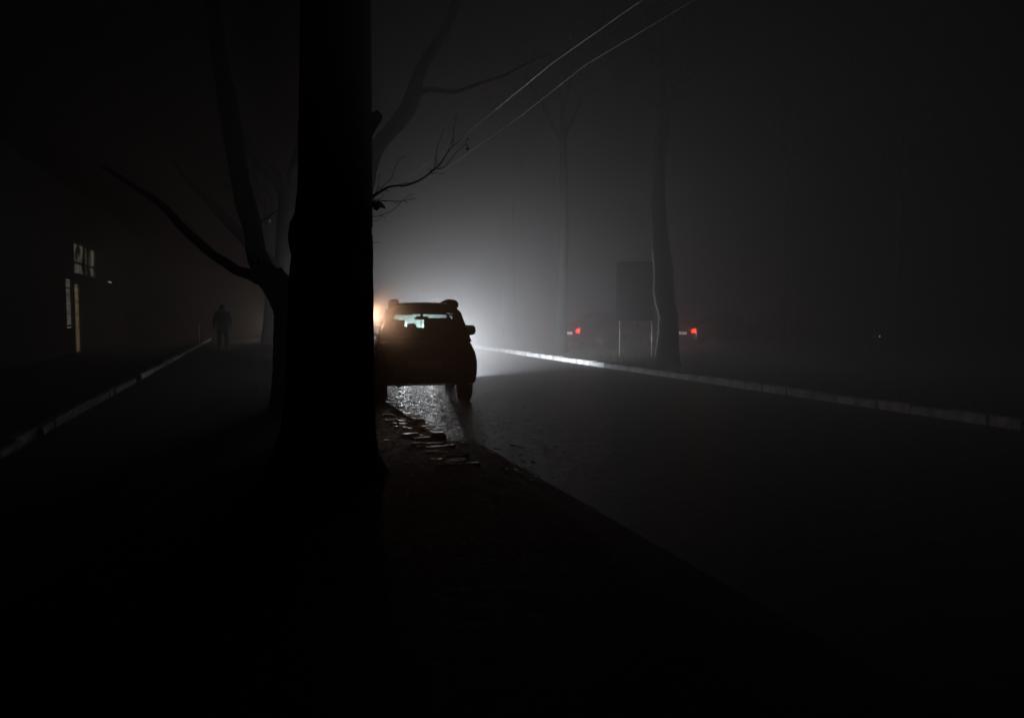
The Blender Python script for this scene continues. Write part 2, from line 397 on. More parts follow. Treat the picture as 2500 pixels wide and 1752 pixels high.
leaf_px([(104,1060),(110,1020),(132,1004),(160,1012),(185,1008),(205,1018),(232,1048),(252,1086),(228,1066),(214,1078),(190,1070),(181,1096),(166,1092),(160,1110),(148,1096),(134,1098),(120,1068)], 6.33)
leaf_px([(1037,492),(1047,480),(1060,484),(1070,500),(1058,505),(1047,512),(1036,503)], 6.2)
leaf_px([(1040,455),(1048,450),(1053,462),(1045,468)], 6.2)
leaf_px([(1044,395),(1052,385),(1060,398),(1054,410),(1046,408)], 6.2)
mb = MB(); tube_px(mb, [(885,335),(897,318),(908,302),(917,290),(921,281)], [40,34,30,29,25], 6.45, 12, .12, 5, 6.3)
o = mb.build('sawn_stub', M['bark'], near, smooth=True)
mb = MB(); mb.prism([P(*cs(p), 6.3) for p in [(118,165),(140,138),(165,110),(172,150),(184,190),(150,235)]], _f*.06); mb.build('splinter', M['bark'], o, smooth=False)

# -- second tree, left of the near trunk
SD = 11.0
sb = GD(697, SD, PZ)
sec = tag(empty('street_tree', sb), 'forked dark tree with a long low limb reaching left over the path', 'tree', 'street trees along the pavement')
mb = MB(); tube_px(mb, [(697,1012),(697,975),(699,930),(700,860),(702,800),(704,760),(690,720),(672,690),(660,668)], [88,74,68,64,66,70,74,70,62], SD, 18, .05, 4); mb.build('trunk', M['bark'], sec, smooth=True)
mb = MB(); tube_px(mb, [(690,720),(668,690),(646,664),(627,619),(621,579),(612,539),(601,500),(587,440),(576,370),(563,296),(548,200),(530,90),(512,-60)], [66,62,58,49,44,47,50,45,46,48,44,40,34], SD, 14, .05, 6); lm = mb.build('limb', M['bark'], sec, smooth=True)
mb = MB(); tube_px(mb, [(636,541),(655,530),(678,513)], [5,4,2.5], SD, 6, .1, 3, SD-.3); mb.build('twig', M['twig'], lm, smooth=True)
mb = MB(); tube_px(mb, [(700,740),(722,705),(748,670),(775,620),(790,540),(800,420),(806,250)], [60,50,46,42,40,36,30], SD, 12, .05, 8); mb.build('limb', M['bark'], sec, smooth=True)
lw = [(1500,850),(1450,822),(1350,790),(1280,742),(1180,680),(1080,590),(980,500),(900,410),(830,340),(750,280),(650,220),(520,130),(420,80)]
lwid = [80,75,68,66,60,62,60,54,50,46,40,30,20]
mb = MB(); tube_px(mb, [(100+x/2.8225, 380+y/2.8225) for x, y in lw], [v*.36 for v in lwid], SD, 12, .1, 9, SD-1.5); mb.build('limb', M['bark'], sec, smooth=True)

# -- tree beyond, fog-grey limb right of the near trunk
TD = 12.5
tb = GD(838, TD, PZ)
thi = tag(empty('street_tree', tb), 'hazy grey limb with one side branch rising behind the right edge of the near trunk', 'tree', 'street trees along the pavement')
c6 = lambda p: (880+p[0]/2.551, p[1]/2.551)
mb = MB(); tube_px(mb, [(838,945),(838,900),(842,800),(850,700),(862,600),(878,520),(890,470)], [70,58,54,52,50,48,44], TD, 14, .05, 11); mb.build('trunk', M['bark'], thi, smooth=True)
mb = MB(); tube_px(mb, [(884,490)]+[c6(p) for p in [(40,1130),(62,1030),(110,910),(180,825),(255,735),(310,640),(335,560),(362,470),(405,380),(470,280),(530,170),(580,60),(615,-40)]],
    [44,40,38,37,36,40,42,36,32,30,27,26,24,22], TD, 14, .06, 12); lm = mb.build('limb', M['bark'], thi, smooth=True)
mb = MB(); tube_px(mb, [c6(p) for p in [(320,630),(370,585),(430,562),(500,570),(570,575),(640,560),(720,530),(820,497),(900,470),(1000,415),(1080,380),(1190,335)]],
    [24,18,15,13,12,11,10,9,8,6,5,3], TD, 10, .08, 13, TD-1); mb.build('side_branch', M['bark'], lm, smooth=True)
# -- far tree seen through the fork of the second tree
FD = 26
fb = GD(697, FD, PZ)
far = tag(empty('street_tree', fb), 'far foggy tree trunk seen through the fork of the low-limbed tree', 'tree', 'street trees along the pavement')
mb = MB(); tube_px(mb, [(697,875),(697,840),(697,760),(697,640),(699,540),(700,480),(690,440)], [62,52,48,48,46,42,38], FD, 14, .05, 21); mb.build('trunk', M['bark'], far, smooth=True)
mb = MB(); tube_px(mb, [(695,470),(677,440),(640,400),(601,350),(560,270),(530,180)], [36,34,30,26,22,14], FD, 10, .08, 22); mb.build('limb', M['bark'], far, smooth=True)
mb = MB(); tube_px(mb, [(700,490),(718,420),(740,330),(750,200)], [34,30,26,20], FD, 10, .08, 23); mb.build('limb', M['bark'], far, smooth=True)
mb = MB(); tube_px(mb, [(690,680),(660,640),(630,615),(601,588),(560,545),(510,490),(460,440),(420,390)], [34,30,27,26,24,20,15,8], FD, 10, .08, 24); mb.build('limb', M['bark'], far, smooth=True)
bare_tree(GD(654, 36, PZ), 6.5, .3, (.2,.1), 31, 'faintest tree trunk beside the walking person, farthest down the pavement', 'street trees along the pavement')

# -- right-hand trees
RDp = 20.5
edge = [(1603,905),(1602,885),(1603,872),(1605,861),(1609,833),(1612.5,806),(1613.5,774),(1609,756),(1603,733),(1599,710),(1600,664),(1597,628),(1594,605),(1592,560),(1590,500),(1596,400),(1604,280),(1600,150),(1606,0)]
wd = [64,60,58,54,48,44,42,42,44,46,44,42,40,38,34,28,24,20,15]
tp = []; tr = []
for i in range(len(edge)-1):
    for k in range(4):
        t = k/4; x = edge[i][0]+(edge[i+1][0]-edge[i][0])*t; y = edge[i][1]+(edge[i+1][1]-edge[i][1])*t; ww = wd[i]+(wd[i+1]-wd[i])*t
        tp.append(P(x+ww/2,y,RDp)); tr.append(ww/2/1878*RDp)
crk = bare_tree(GD(1632, RDp, .05), 5, .3, (0,0), 41, 'crooked tree whose left edge catches a thin white line of headlight', 'trees beyond the far kerb', m='darkbark', trunk_pts=tp, trunk_r=tr, crown=3)
mb = MB(); ep = [(x-1.5,y) for x, y in edge[2:13]]; tube_px(mb, ep, [5,7,9,9.5,9.5,8,7,6,5.5,5,3.5], RDp+.05, 8, .25, 17)  # pale strip added along the left edge in place of rim light
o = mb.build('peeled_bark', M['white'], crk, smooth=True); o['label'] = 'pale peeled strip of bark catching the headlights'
for px, D, h, r, lean, sd, lb in [(1371, 27, 9, .22, (.15,.2), 42, 'hazy slim tree left of the sign board, beside the two red tail lights'),
        (1911, 25, 6.5, .10, (.1,.0), 43, 'thin dark young tree to the right of the single red tail light'),
        (2181, 23, 6.5, .12, (.1,-.1), 44, 'dim slender tree farthest right, beside two tiny lights'),
        (1240, 40, 10, .3, (.3,.1), 45, 'big tree lost in the bright fog just right of the parked car')]:
    bare_tree(GD(px, D, .05), h, r, lean, sd, lb, 'trees beyond the far kerb', m='darkbark', crown=3 if r > .15 else 2)

# ------------------------------------------------------------------ overhead cables
def cable(pts, rad, label):
    mb = MB(); P3 = [P(x,y,D) for x, y, D in pts]; out = []
    for i in range(len(P3)-1):
        for k in range(8): out.append(P3[i].lerp(P3[i+1], k/8))
    out.append(P3[-1]); mb.tube(out, [rad]*len(out), 6)
    return tag(mb.build('overhead_cable', M['wire']), label, 'cable', 'overhead cables')
def zD(y, z): return (z-1.42)*1878/(769-y)
H = 6.5
w1 = [(1860,-200),(1568,0),(1350,153),(1131,333),(1099.5,358.7),(978,447),(931,488),(880,530),(840,560)]
w2 = [(1985,-170),(1695,0),(1429,159),(1276,280),(1103,402),(1009,462.5),(962,496),(907,535),(860,568)]
cable([(x,y,zD(y,H)) for x, y in w1], .006, 'upper of the two thin lit cables slanting above the road')
cable([(x,y,zD(y,H)) for x, y in w2], .006, 'lower of the two thin lit cables slanting above the road')
cable([(1560,473,30),(1617,459,29),(1691,445,28),(1760,428,27)], .006, 'short faint cable high above the sign board')

# ------------------------------------------------------------------ cars
SUV = dict(len=4.3, w=.85, belt=1.02, hood=.90, zb=.30, wheels=(.78,3.32), wr=.345, tw=.215, track=.685,
    lv=[1.0,1.07,1.44,1.53,1.575,1.60], hw=[.725,.70,.585,.50,.44,.36], yr=[.04,.06,.24,.22,.34,.5], yf=[3.34,3.22,2.62,2.5,2.42,2.3])
SED = dict(len=4.45, w=.86, belt=.93, hood=.82, zb=.22, wheels=(.95,3.6), wr=.315, tw=.2, track=.70,
    lv=[.91,.95,1.30,1.37,1.40,1.42], hw=[.74,.73,.60,.54,.48,.4], yr=[.42,.55,1.12,1.28,1.4,1.5], yf=[3.35,3.25,2.6,2.45,2.35,2.25])
def lerp_tab(t, x):
    for (a, va), (b_, vb) in zip(t, t[1:]):
        if x <= b_: return va+(vb-va)*max(0,(x-a))/(b_-a)
    return t[-1][1]
def make_car(name, loc, rz, S, paint, label, cat, group, lit_tail=0, lit_head=0, cone=76, beam=0, glow=13, glow_col=(1,.03,.012), suv=False, lens='redlens', detail=True):
    root = tag(empty(name, loc, rz), label, cat, group)
    Ln, W = S['len'], S['w']; wt = [(0,.86),(.06,.93),(.16,.97),(.4,1),(Ln-.8,1),(Ln-.35,.95),(Ln-.1,.84),(Ln,.7)]
    if suv: zt = [(0,S['belt']-.02),(.3,S['belt']),(3.25,S['belt']),(3.5,S['belt']-.03),(Ln-.3,S['hood']),(Ln-.08,S['hood']-.12),(Ln,.6)]
    else: zt = [(0,.86),(.12,.95),(.5,.96),(3.3,S['belt']),(3.6,S['belt']-.02),(Ln-.35,S['hood']-.06),(Ln-.08,.66),(Ln,.55)]
    ys = sorted(set([0,.03,.06,.1,.16,.25,.4]+[Ln*k/60 for k in range(4,58)]+[Ln-.2,Ln-.1,Ln-.05,Ln])); rings = []
    for y in ys:
        w_ = W*lerp_tab(wt,y); top = lerp_tab(zt,y); zb = S['zb']
        if y < .25: zb += (.25-y)*.25
        if y > Ln-.3: zb += (y-Ln+.3)*.2
        for yw in S['wheels']:
            d = abs(y-yw); ra = S['wr']+.05
            if d < ra: zb = max(zb, S['wr']*.9+math.sqrt(ra*ra-d*d)*.92)
        zb = min(zb, top-.1)
        half = [(0,zb),(w_*.9,zb),(w_*.965,min(top,max(zb+.03,.36))),(w_*.99,max(zb+.05,.48)),(w_,max(zb+.07,.6)),(w_*.995,max(zb+.09,.70)),(w_*.96,max(zb+.1,min(.83,top-.08))),(w_*(.885 if suv else .91),max(zb+.11,top-.06)),(w_*(.835 if suv else .865),top),(w_*.4,top+.012)]
        half = [(x,min(z,top+.012)) for x, z in half]
        rings.append([(x,y,z) for x, z in half]+[(-x,y,z) for x, z in reversed(half) if x > 0]+[])
    mb = MB(); mb.loft(rings); body = L(mb, 'body', paint, root, smooth=True)
    # cabin
    us = [-1,-.96,-.78,-.4,0,.4,.78,.96,1]; lv = S['lv']; vs_ = [.04,.28,.32,.57,.61,.93]
    def ring(j):
        hw, yr, yf, z = S['hw'][j], S['yr'][j], S['yf'][j], lv[j]; pts = []
        for u in us: pts.append((u*hw, yr+.10*max(0,abs(u)-.7)**2*10*.35, z+.012*(1-u*u)))
        for v in vs_: pts.append((hw*(1+.02*math.sin(math.pi*v)), yr+(yf-yr)*v, z))
        for u in reversed(us): pts.append((u*hw, yf-.12*abs(u)**3, z+.012*(1-u*u)))
        for v in reversed(vs_): pts.append((-hw*(1+.02*math.sin(math.pi*v)), yr+(yf-yr)*v, z))
        return pts
    rs = [ring(j) for j in range(len(lv))]; n = len(rs[0]); nu = len(us); nv = len(vs_)
    def which(k):
        if 2 <= k <= 5: return 'rear_window'
        if nu+nv+1 <= k <= nu+nv+6: return 'windscreen'
        if k in (nu, nu+2, nu+4) or k in (2*nu+nv, 2*nu+nv+2, 2*nu+nv+4): return 'side_window'
        return None
    shell = MB(); gl = {}
    for j in range(len(lv)-1):
        for k in range(n):
            q = [rs[j][k], rs[j][(k+1)%n], rs[j+1][(k+1)%n], rs[j+1][k]]; wch = which(k) if j == 1 else None
            if wch == 'side_window': gl.setdefault((wch,k), MB()).add(q, [(0,1,2,3)])
            elif wch: gl.setdefault((wch,0), MB()).add(q, [(0,1,2,3)])
            else: shell.add(q, [(0,1,2,3)])
    shell.add(rs[-1], [tuple(range(n))])
    ro = L(shell, 'roof', paint, root, smooth=True); sd = ro.modifiers.new('thickness','SOLIDIFY'); sd.thickness = .035; sd.offset = -1
    for (nm, k), g in gl.items():
        L(g, nm, M['dew'] if (nm == 'windscreen' and S is SUV) else M['glass'] if nm != 'side_window' else M['dark'], root, smooth=True)
    # wheels
    for yw in S['wheels']:
        for s in (-1,1):
            wo = empty('wheel', (s*S['track'], yw, S['wr'])); wo.parent = root
            r0, tw = S['wr'], S['tw']; prof = [(-tw/2,r0*.62),(-tw/2,r0*.9),(-tw/2+.02,r0*.985),(-tw/2+.05,r0),(tw/2-.05,r0),(tw/2-.02,r0*.985),(tw/2,r0*.9),(tw/2,r0*.62)]
            mb = MB(); N = 28; mb.loft([[(x, r*math.cos(2*math.pi*k/N), r*math.sin(2*math.pi*k/N)) for k in range(N)] for x, r in prof], cap=False); L(mb,'tyre',M['rubber'],wo,smooth=True)
            mb = MB(); N = 20; mb.loft([[(x, r*math.cos(2*math.pi*k/N), r*math.sin(2*math.pi*k/N)) for k in range(N)] for x, r in [(-tw*.4,r0*.63),(tw*.4*1,r0*.63)]], cap=False)
            for k in range(5):
                a = 2*math.pi*k/5; ca, sa = math.cos(a), math.sin(a)
                pr = [(s*tw*.36, ca*rr_-sa*ww_, sa*rr_+ca*ww_) for rr_, ww_ in [(.03,-.035),(r0*.62,-.03),(r0*.62,.03),(.03,.035)]]
                mb.prism([Vector(p) for p in pr], (-s*.03,0,0))
            mb.ball((s*tw*.34,0,0), .05, (.6,1,1)); L(mb,'rim',M['rim'],wo)
    # bumpers, lamps, mirrors, plate
    def bumper(y0, sgn, zc):
        mb = MB(); rr_ = []
        for u in [-1,-.9,-.7,-.35,0,.35,.7,.9,1]:
            x = u*W*.9; y = y0-sgn*(.0+.13*abs(u)**3); rr_.append([(x,y-sgn*.055,zc-.12),(x,y+sgn*.02,zc-.09),(x,y+sgn*.035,zc),(x,y+sgn*.02,zc+.09),(x,y-sgn*.055,zc+.12)])
        mb.loft(rr_); L(mb,'bumper',M['trim'],root,smooth=True)
    bumper(.02,-1,.47 if suv else .42); bumper(Ln-.03,1,.44)
    for s in (-1,1):
        zl = .80 if suv else .70
        mb = MB(); xa, xb = W*.62, W*.855
        mb.loft([[(s*xa,.0+.035,zl-.07),(s*xa,-.022,zl-.06),(s*xa,-.022,zl+.06),(s*xa,.035,zl+.07)],[(s*xb,.07,zl-.09),(s*xb,.0,zl-.08),(s*xb,.0,zl+.10),(s*xb,.07,zl+.11)]])
        lm_ = M['tail_on'] if lit_tail and s in ((-1,1) if lit_tail >= 2 else (1,)) else M[lens]
        tl = L(mb,'tail_lamp',lm_,root)
        mb = MB(); y0 = Ln-.12; mb.loft([[(s*W*.45,y0-.05,.58),(s*W*.45,y0+.085,.6),(s*W*.45,y0+.07,.72),(s*W*.45,y0-.06,.74)],[(s*W*.8,y0-.22,.6),(s*W*.8,y0-.03,.62),(s*W*.8,y0-.05,.74),(s*W*.8,y0-.24,.76)]])
        hl = L(mb,'headlight',M['head_on'] if lit_head else M['clearlens'],root)
        if lit_head:
            ld = bpy.data.lights.new('headlight_beam','SPOT'); ld.energy = lit_head; ld.color = (.93,.96,1.0); ld.spot_size = R(cone); ld.spot_blend = 1.0; ld.shadow_soft_size = .045
            lo = bpy.data.objects.new('headlight_beam', ld); C.objects.link(lo); lo.parent = hl; lo.location = (s*W*.62, Ln+.06, .67); lo.rotation_euler = (R(90-PITCH),0,R(-beam))
        if lit_tail and lm_ is M['tail_on']:
            ld = bpy.data.lights.new('tail_glow','POINT'); ld.energy = glow; ld.color = glow_col; ld.shadow_soft_size = .03
            lo = bpy.data.objects.new('tail_glow', ld); C.objects.link(lo); lo.parent = tl; lo.location = (s*W*.75,-.10,zl)
        # door mirror
        my = 2.72 if suv else 2.62; mz = S['belt']
        mb = MB(); mb.tube([(s*W*.78,my,mz+.01),(s*W*.96,my,mz+.035),(s*W*1.12,my,mz+.06)],[.028,.03,.035],8)
        mb2 = MB(); rg = []
        for yy, sc_ in [(my-.05,.93),(my-.03,1),(my+.03,.95),(my+.08,.7),(my+.1,.35)]:
            rg.append([(s*(W*.955+(.20 if suv else .115)+.118*sc_*cx_), yy, mz+.10+.098*sc_*cz_) for cx_, cz_ in [(-1,-.7),(-.9,-1),(.3,-.95),(.85,-.7),(1,-.2),(.95,.5),(.7,.9),(.2,1),(-.6,1),(-.85,.75)]])
        mb2.loft(rg); mo = L(mb2,'door_mirror',paint,root,smooth=True); L(mb,'mirror_arm',M['trim'],mo,smooth=True)
        for yh in (1.3,2.25):
            mb = MB(); mb.box((s*W*.985,yh,.83),(s*W*1.005,yh+.16,.855)); L(mb,'door_handle',M['trim'],root,bevel=.006)
    mb = MB(); mb.box((-.26,-.035,.60 if suv else .55),(.26,.03,.71 if suv else .66)); L(mb,'number_plate',M['plate'],root)
    # seats
    for sx, yy, ztop, hw_ in ([(-.36,1.9,1.30,.12),(.37,1.9,1.33,.15),(-.36,1.15,1.20,.11),(.36,1.15,1.2,.11)] if suv else [(-.34,1.95,1.16,.12),(.34,1.95,1.16,.12)]):
        mb = MB(); mb.box((sx-.24,yy,.6),(sx+.24,yy+.14,ztop-.16)); st = L(mb,'seat',M['seat'],root,bevel=.05,smooth=True)
        mb = MB(); mb.box((sx-hw_,yy+.0,ztop-.15),(sx+hw_,yy+.1,ztop+.02)); mb.tube([(sx-.05,yy+.05,ztop-.2),(sx-.05,yy+.05,ztop-.12)],[.007]*2,6); mb.tube([(sx+.05,yy+.05,ztop-.2),(sx+.05,yy+.05,ztop-.12)],[.007]*2,6); L(mb,'headrest',M['seat'],st,bevel=.035,smooth=True)
    mb = MB(); mb.tube([(-.52,3.0,S['belt']+.0),(0,3.02,S['belt']+.02),(.52,3.0,S['belt']+.0)],[.06,.07,.06],8); L(mb,'dashboard',M['trim'],root,smooth=True)
    return root
M['tail_on'] = emit('lit_red_lens', (1,.035,.012), 8); M['head_on'] = emit('lit_headlight', (1,.98,.95), 60)

# parked car, seen from behind
vd = P(915,769,1)-CAM; car_rz = -math.atan2(vd.x, vd.y)
cl = GD(1038, 11.8, 0.012)
suv = make_car('parked_car', cl, car_rz, SUV, M['paint'], 'black off-road car parked by the near kerb, seen from behind with dewy lit windscreen', 'car', None, suv=True, lit_head=OWN_W, cone=OWN_CONE, beam=14)
def inner(px, py, y):            # photograph column/row on the car's upright plane y
    m = wm(suv).inverted(); o = m @ CAM; d = (m.to_3x3() @ (P(px,py,1)-CAM)); return o+d*((y-o.y)/d.y)
for s in (-1,1):
    mb = MB(); x = s*.47; rg = []
    for y_, z_, w_, h_ in [(.36,1.575,.05,.05),(.40,1.60,.085,.05),(.50,1.628,.085,.042),(.62,1.642,.07,.03),(.8,1.655,.035,.02),(1.5,1.66,.03,.02),(2.1,1.645,.035,.02),(2.3,1.61,.06,.03),(2.42,1.565,.05,.03)]:
        rg.append([(x+s*u*w_, y_, z_+v*h_*.8-.02*max(0,u)) for u, v in [(-1,-1),(1,-1),(1,.3),(.55,1),(-.6,1),(-1,.4)]])
    mb.loft(rg)
    L(mb,'roof_rail',M['matt'],suv)
mb = MB(); c = inner(1029.5,776,2.5); mb.box((c.x-.125,c.y,c.z-.032),(c.x+.125,c.y+.04,c.z+.032)); mb2 = MB(); mb2.box((c.x-.02,c.y+.01,c.z+.03),(c.x+.02,c.y+.05,c.z+.075))
mo = L(mb,'interior_mirror',M['trim'],suv,bevel=.015,smooth=True); L(mb2,'mirror_mount',M['trim'],mo)
mb = MB(); a = inner(953,760,2.45); d_ = inner(1008,768.5,2.45); mb.box((a.x-.1,a.y,d_.z),(d_.x,a.y+.02,a.z+.04)); L(mb,'sun_visor',M['trim'],suv,bevel=.006)
# front seats as the photograph shows them: driver's broad headrest, low centre rest, tall passenger seat
mb = MB(); pl = [inner(x,y,1.25) for x, y in [(930,830),(930,778),(968,778),(978,783),(981,795),(983,830)]]; mb.prism(pl,(0,.1,0)); L(mb,'rear_seat_back',M['seat'],suv,bevel=.02)
mb = MB(); pl = [inner(x,y,1.25) for x, y in [(983,830),(983,800),(993,799),(996,789.5),(1014,789.5),(1017,799),(1036,800),(1036,830)]]; mb.prism(pl,(0,.1,0)); L(mb,'rear_seat_back',M['seat'],suv,bevel=.01)
mb = MB(); pl = [inner(x,y,1.25) for x, y in [(1036,830),(1035.5,779),(1044,776),(1100,776),(1125,790),(1128,830)]]; mb.prism(pl,(0,.1,0)); L(mb,'rear_seat_back',M['seat'],suv,bevel=.01)
mb = MB(); mb.tube([(-.42,.15,.33),(-.40,.3,.31),(-.36,.7,.34)],[.03,.045,.05],10); L(mb,'exhaust',M['chrome'],suv,smooth=True)
mb = MB(); mb.box((-.42,.24,1.50),(.42,.27,1.55)); mb.box((-.46,.10,1.535),(.46,.3,1.565)); L(mb,'rear_spoiler',M['paint'],suv,bevel=.01,smooth=True)
mb = MB(); mb.tube([(0,.04,1.10),(.22,.08,1.17),(.33,.10,1.22)],[.012,.009,.006],6); L(mb,'rear_wiper',M['trim'],suv)
cr = inner(1028,790,2.5); cw = wm(suv) @ cr
ct = tag(empty('hanging_cross', cw, car_rz), 'small dark cross hanging below the interior mirror of the parked car', 'pendant')
mb = MB(); mb.box((-.006,0,-.045),(.006,.008,.045)); L(mb,'upright',M['trim'],ct)
mb = MB(); mb.box((-.022,-.001,.012),(.022,.009,.024)); L(mb,'crossbar',M['trim'],ct)
mb = MB(); mb.tube([(0,.004,.045),(0,.004,.095)],[.0025]*2,5); L(mb,'cord',M['trim'],ct)

# oncoming car behind it: its headlights make the glow
ON_D = 30
oc = GD(1012, ON_D, .012); ocd = Vector((math.sin(0), -1, 0))
ORZ = math.pi+R(ON_YAW); fr = Vector((oc.x, oc.y, .02)) - Matrix.Rotation(ORZ,3,'Z') @ Vector((0, SED['len'], 0))
make_car('oncoming_car', fr, ORZ, SED, M['paint2'], 'oncoming car with white headlights on, hidden in the glow behind the parked car', 'car', None, lit_head=HEAD_W, cone=ON_CONE)
# cars beyond the far verge
def lot(px, D, rz, **k):
    return make_car('parked_car', GD(px, D, .1), rz, SED, M['paint'], group='cars parked beyond the far verge', cat='car', **k)
lot(1388, 30.5, -TH-R(58), label='foggy parked car with two red tail lights, left of the sign board', lit_tail=2)
lot(1666, 30.5, -TH-R(58), label='foggy parked car with one red tail light lit, right of the crooked tree', lit_tail=1)

make_car('parked_car', GD(698, 41, .03), -TH*0, SED, M['paint2'], 'car with red tail lights half on the pavement, behind the trunk of the low-limbed tree', 'car', None, lit_tail=2, glow=110, glow_col=(1,.74,.6))  # added out of sight to light the fog behind the person
# ------------------------------------------------------------------ warm floodlight added unseen behind the near trunk to make the orange glow
lp = GD(889, 11.9, PZ)
tc_ = CAM-lp; lan = tag(empty('post_floodlight', lp, math.atan2(-tc_.x, tc_.y)+R(52)), 'warm hooded floodlight on a short post behind the near trunk, glowing beside the parked car', 'lamp')
mb = MB(); N = 12
mb.loft([[(r*math.cos(2*math.pi*k/N), r*math.sin(2*math.pi*k/N), z) for k in range(N)] for r, z in [(.09,0),(.09,.03),(.045,.06),(.032,.2),(.03,1.2),(.03,1.24)]]); L(mb,'post',M['trim'],lan,smooth=True)
mb = MB(); mb.loft([[(x*sx*.8,y,1.32+z*sz) for x, z in [(-1,-1),(1,-1),(1,1),(-1,1)]] for sx, y, sz in [(.05,-.08,.04),(.08,-.04,.07),(.095,.05,.085),(.085,.05,.075),(.08,.02,.07)]]); L(mb,'housing',M['trim'],lan)
mb = MB(); mb.box((-.1,.05,1.405),(.1,.13,1.415)); L(mb,'hood',M['trim'],lan)
M['lan_on'] = emit('lit_floodlight_glass', (1,.62,.33), 8)
mb = MB(); mb.box((-.07,.025,1.25),(.08,.035,1.39)); gl_ = L(mb,'glass',M['lan_on'],lan)
ld = bpy.data.lights.new('flood_beam','SPOT'); ld.energy = ADDED_FLOOD_W; ld.color = (1,.56,.34); ld.shadow_soft_size = .05; ld.spot_size = R(140); ld.spot_blend = 1
lo = bpy.data.objects.new('flood_beam', ld); C.objects.link(lo); lo.parent = gl_; lo.location = (0,.06,1.32); lo.rotation_euler = (R(102),0,0)

# vapour added beside the car's tail to widen the added floodlight's glow
mb = MB(); c = P(895,800,11.7); mb.ball((0,0,0),1,(1.0,.6,1.3),24,16)
pl_ = mb.build('exhaust_vapour', M['trim']); pl_.location = c; pl_.rotation_euler = (0,0,-TH); pl_.data.materials.clear()
vm = bpy.data.materials.new('vapour'); vm.use_nodes = True; t = vm.node_tree; t.nodes.remove(t.nodes['Principled BSDF'])  # volume material for the added vapour alone
pv = t.nodes.new('ShaderNodeVolumePrincipled'); pv.inputs['Anisotropy'].default_value = .3; pv.inputs['Color'].default_value = (.95,.95,.95,1)
tc = t.nodes.new('ShaderNodeTexCoord'); mp_ = t.nodes.new('ShaderNodeMapping'); mp_.inputs['Scale'].default_value = (1/1.0,1/.6,1/1.3)
ln = t.nodes.new('ShaderNodeVectorMath'); ln.operation = 'LENGTH'; mr = t.nodes.new('ShaderNodeMapRange'); mr.interpolation_type = 'SMOOTHERSTEP'
mr.inputs['From Min'].default_value = 1; mr.inputs['From Max'].default_value = 0; mr.inputs['To Min'].default_value = 0; mr.inputs['To Max'].default_value = VAPOUR
n = t.nodes.new('ShaderNodeTexNoise'); n.inputs['Scale'].default_value = 2.2; n.inputs['Detail'].default_value = 3; mu = t.nodes.new('ShaderNodeMath'); mu.operation = 'MULTIPLY'
t.links.new(tc.outputs['Object'], mp_.inputs[0]); t.links.new(mp_.outputs[0], ln.inputs[0]); t.links.new(ln.outputs['Value'], mr.inputs['Value'])
t.links.new(tc.outputs['Object'], n.inputs['Vector']); t.links.new(mr.outputs[0], mu.inputs[0]); t.links.new(n.outputs['Fac'], mu.inputs[1]); t.links.new(mu.outputs[0], pv.inputs['Density'])
t.links.new(pv.outputs[0], t.nodes['Material Output'].inputs['Volume']); pl_.data.materials.append(vm)
tag(pl_, 'pale warm-lit vapour hanging beside the left flank of the black parked car', 'vapour', kind='stuff')

# ------------------------------------------------------------------ sign board on two posts
SGD = 24.3
s0 = GD(1551, SGD, .05)
sg = tag(empty('sign_board', s0, -TH), 'dark upright sign board on two thin posts beyond the far kerb', 'sign')
Wd = 90/1878*SGD/2; zb_ = 1.42-14/1878*SGD; zt_ = zb_+1.86
mb = MB(); ol = []
for cx_, cz_, a0 in [(Wd-.1,zb_+.1-.05,270),(Wd-.1,zt_-.1-.05,0),(-Wd+.1,zt_-.1-.05,90),(-Wd+.1,zb_+.1-.05,180)]:
    for k in range(5): a = R(a0+22.5*k); ol.append(Vector((cx_+.1*math.cos(a), 0, cz_+.1*math.sin(a))))
mb.prism(ol,(0,.14,0)); L(mb,'panel',M['board'],sg)
mb = MB(); mb.prism([Vector((v.x*.93, -.008, zb_+(v.z-zb_)*.95+.05)) for v in ol],(0,.006,0)); L(mb,'back_sheet',M['board'],sg)
for s in (-1,1):
    mb = MB(); x = s*Wd*.82 if s < 0 else Wd*.93; mb.tube([(x,.07,-.1),(x,.07,zb_+.1)],[.018]*2,10); L(mb,'post',M['frame' if s < 0 else 'steel'],sg,smooth=True)  # right post paler: the light it catches is put into its colour

# ------------------------------------------------------------------ building on the left
BX = -6.4
y0 = onx(120,BX).y; y1 = onx(330,BX).y
bl = tag(empty('building', (BX, (y0+y1)/2, 0)), 'dark house at far left with a dim window above two lit louvred openings', 'building')
mb = MB()
def ysp(a): return onx(a,BX).y
ops = [(ysp(161),ysp(176.5),.95,2.72),(ysp(182),ysp(196),.02,2.62),(ysp(184),ysp(238),2.98,4.16)]
ZB = [0,.02,.95,2.62,2.72,2.98,4.16,6.2]; YB = sorted([y0-6,y1+4]+[o[0] for o in ops]+[o[1] for o in ops])
for i in range(len(YB)-1):
    for j in range(len(ZB)-1):
        ym = (YB[i]+YB[i+1])/2; zm = (ZB[j]+ZB[j+1])/2
        if any(a < ym < b_ and c < zm < d for a, b_, c, d in ops): continue
        mb.box((BX-.3,YB[i],ZB[j]),(BX,YB[i+1],ZB[j+1]))
mb.box((BX-7,y0-6,0),(BX-6.7,y1+4,6.2)); mb.box((BX-6.7,y0-6,0),(BX-.3,y0-5.7,6.2)); mb.box((BX-6.7,y1+3.7,0),(BX-.3,y1+4,6.2))
me_w = mb.build('wall', M['plaster'], bl)
